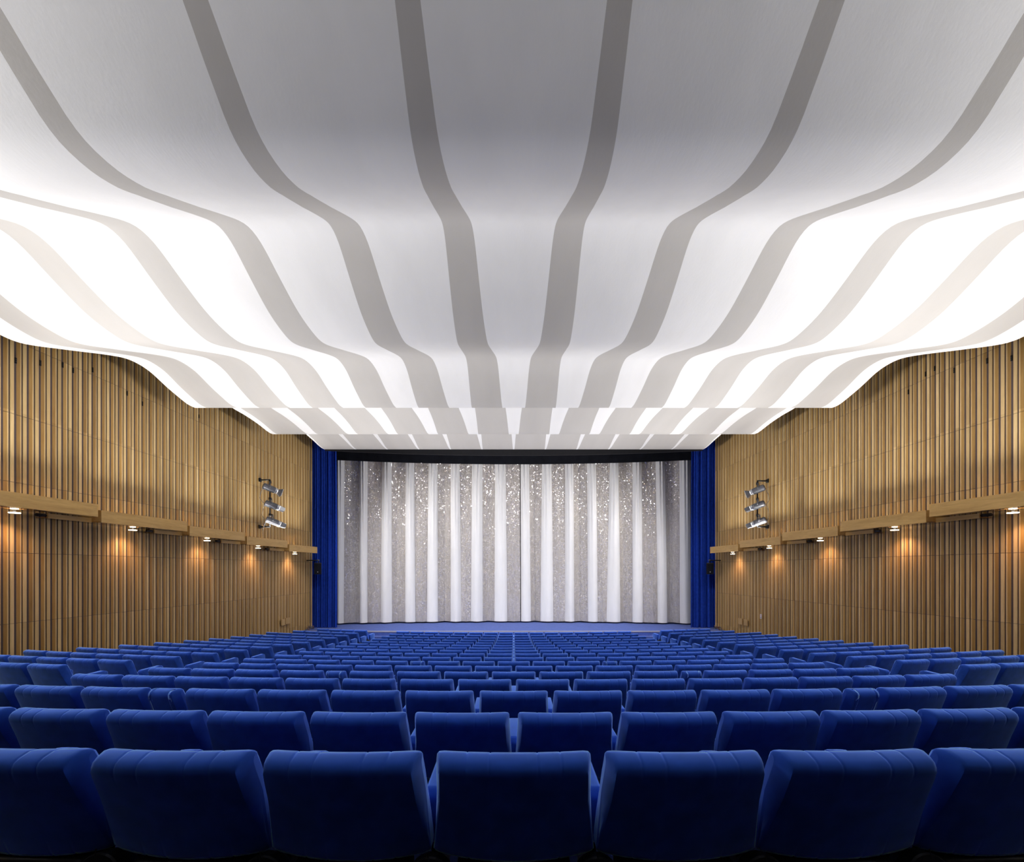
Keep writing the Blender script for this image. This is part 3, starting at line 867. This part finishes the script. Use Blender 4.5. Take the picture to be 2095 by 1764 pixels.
# unseen lamps added in the slot between two ceiling shells to light the curtain
for i in range(5):
    P = Vector((-5.2+2.6*i, 13.86, CZ+4.86))
    r = thing('added_slot_lamp', P, 0, '%s added unseen lamp from the left in the ceiling slot above the first shell' % ORD[i], 'spotlight', 'added lamps in the ceiling slot')
    tgt = Vector((P.x*0.9, 24.6, CZ-2.3)); d = (tgt-P).normalized(); B = basis(d)
    m = MB(); m.lathe([(0.05, -0.09), (0.07, -0.08), (0.075, 0.07), (0.07, 0.08)], 14, B); m.obj('housing', M_BLACK, r, True)
    m = MB(); m.lathe([(0.060, 0.081), (0.055, 0.086)], 14, B); m.obj('lens', M_SPOTLENS, r, True)
    m = MB(); m.tube([(0, 0, 0.07), (0, 0, 0.25)], 0.012, 6); m.obj('hanger', M_BLACK, r, True)
    ld = bpy.data.lights.new('added_slot_beam', 'SPOT'); ld.energy = E_SLOT; ld.color = (0.95, 0.955, 1.0)
    ld.spot_size = math.radians(84); ld.spot_blend = 1.0; ld.shadow_soft_size = 0.06
    lo = bpy.data.objects.new('added_slot_beam', ld); C.objects.link(lo); lo.parent = r; lo.location = d*0.10
    lo.rotation_euler = d.to_track_quat('-Z', 'Y').to_euler()

# ------------------------------------------------------------------ loudspeakers by the side curtains
for side, sn, uc in ((-1, 'left', 651.0), (1, 'right', 1452.0)):
    Y = 21.9; c = PX(uc, 1163.5, Y)
    r = thing('loudspeaker', c, 0, 'small black loudspeaker hanging in front of the %s blue side curtain' % sn, 'loudspeaker', 'side loudspeakers')
    Rz = Matrix.Rotation(-side*math.radians(14), 4, 'Z')
    m = MB(); m.prism([(-0.155, -0.13), (0.155, -0.13), (0.11, 0.16), (-0.11, 0.16)], -0.262, 0.262, Rz); m.obj('cabinet', M_BLACK, r, bevel=0.008)
    m = MB(); m.box(-0.142, 0.142, -0.139, -0.131, -0.245, 0.235, Rz); g = m.obj('grille', M_BLKCL, r)
    m = MB(); m.lathe([(0.017, -0.146), (0.017, -0.1395)], 12, Rz @ Matrix.Translation((0.0, 0, -0.155))); m.obj('badge', M_SIGNW, g)
    m = MB(); m.tube([(0, 0.02, 0.262), (0, 0.02, 0.335), (0, 0.02, 0.375)], 0.028, 8)
    wv = Vector((side*(wallx(Y)-0.05), Y+0.03, c.z+0.372))-c
    m.tube([(0, 0.02, 0.372), wv], 0.024, 8); m.obj('bracket', M_BLACK, r, True)
    m = MB(); m.lathe([(0.035, -0.04), (0.04, 0), (0.035, 0.04)], 10, Matrix.Translation((0, 0.02, 0.385))); m.obj('swivel', M_GREY, r, True)

# ------------------------------------------------------------------ small things on the walls
def on_wall(side, u):                            # wall depth under a pixel column
    k = abs(u-PU)/F
    return 10.34/(k+0.04)
def wallM(side, Y, d, z): return Matrix.Translation(Vector((side*(wallx(Y)-d), Y, z))) @ Matrix.Rotation(side*WA, 4, 'Z')
for side, sn, lst in ((-1, 'left', [(577, 1273.5, 0.26), (586.5, 1270.5, 0.34)]), (1, 'right', [(1517, 1271.5, 0.32), (1527.5, 1273.8, 0.26)])):
    for i, (u, v, wd) in enumerate(lst):
        Y = on_wall(side, u); z = CZ+(PV-v)/F*Y
        near = (side < 0 and i == 0) or (side > 0 and i == 1)
        m = MB(); m.box(-0.02, 0.02, -wd/2, wd/2, -0.125, 0.125)
        r = thing('cover_plate', (0, 0, 0), 0, '%s wooden cover plate low on the %s slatted wall' % ('smaller' if near else 'larger', sn), 'cover plate', 'wooden cover plates')
        r.matrix_world = wallM(side, Y, 0.10, z)
        m.obj('plate', M_PLATE, r, bevel=0.003)
        m = MB(); m.box(-0.045 if side > 0 else 0.021, -0.021 if side > 0 else 0.045, -wd/2+0.03, wd/2-0.03, -0.10, 0.10)
        b_ = MB(); sx = side
        b_.box(min(0.0205*sx, 0.034*sx), max(0.0205*sx, 0.034*sx), -wd/2+0.04, wd/2-0.04, -0.09, 0.09); b_.obj('back_box', M_BLACK, r)
# little red and white notice
Y = on_wall(1, 1557.5); z = CZ+(PV-1261.5)/F*Y
r = thing('wall_notice', (0, 0, 0), 0, 'tiny white notice with a red mark on the right slatted wall', 'notice'); r.matrix_world = wallM(1, Y, 0.075, z)
m = MB(); m.box(-0.006, 0.006, -0.055, 0.055, -0.085, 0.085); m.obj('board', M_SIGNW, r)
m = MB(); m.prism([(0, 0.0), (0.045, 0.0), (0.0225, 0.045)], -0.0085, -0.0065, Matrix(((0, 0, 1, 0), (1, 0, 0, -0.03), (0, 1, 0, 0.015), (0, 0, 0, 1)))); m.obj('red_mark', M_SIGNR, r)
m = MB(); m.box(-0.0085, -0.0065, -0.03, 0.02, -0.05, -0.02); m.obj('print', M_SIGNK, r)
# black slotted outlets high up between the slats
OUT = {-1: [(32, 738), (83, 743), (128, 747), (160.6, 758), (200, 757), (270, 805), (300, 826), (415, 852)],
       1: [(2067, 733), (2004.6, 738.6), (1949, 758), (1910, 754), (1881.6, 765.6), (1847, 802)]}
for side, sn in ((-1, 'left'), (1, 'right')):
    for i, (u, v) in enumerate(OUT[side]):
        Y = on_wall(side, u)
        Y = math.floor((Y+3.2)/SLP)*SLP-3.2+0.103      # seat it in the wide gap of the panelling
        z = CZ+(PV-v)/F*Y
        r = thing('slot_outlet', (0, 0, 0), 0, '%s black slotted outlet from the picture edge, high on the %s wall' % (num(i+1), sn), 'outlet', 'black slotted outlets')
        r.matrix_world = wallM(side, Y, 0.012, z)
        m = MB(); m.box(-0.009, 0.009, -0.013, 0.013, -0.058, 0.058); m.obj('body', M_BLACK, r)
        for zz in (-0.04, 0.0, 0.04):
            m = MB(); x0 = 0.0095 if side < 0 else -0.0125; m.box(x0, x0+0.003, -0.010, 0.010, zz-0.012, zz+0.012); m.obj('slot', M_BLKCL, r)
# loose cables on the floor where the walls meet the stage
for side, sn in ((-1, 'left'), (1, 'right')):
    rnd = random.Random(5+side)
    base = Vector((side*9.32, 21.75, SZ+0.016))
    r = thing('cable_heap', base, 0, 'loose dark cables lying at the foot of the %s wall beside the stage' % sn, 'cables', 'cable heaps')
    for q in range(4):
        m = MB(); pts = []
        for t in range(9):
            pts.append((rnd.uniform(-0.10, 0.10), -0.10+0.55*t/8+rnd.uniform(-0.05, 0.05), 0.025+0.03*q+rnd.uniform(0, 0.05)))
        pts[0] = (pts[0][0], pts[0][1], 0.0); pts[-1] = (pts[-1][0], pts[-1][1], 0.0)
        m.tube(pts, 0.014, 6); m.obj('cable', M_CABLEO if q == 2 else M_CABLE, r, True)
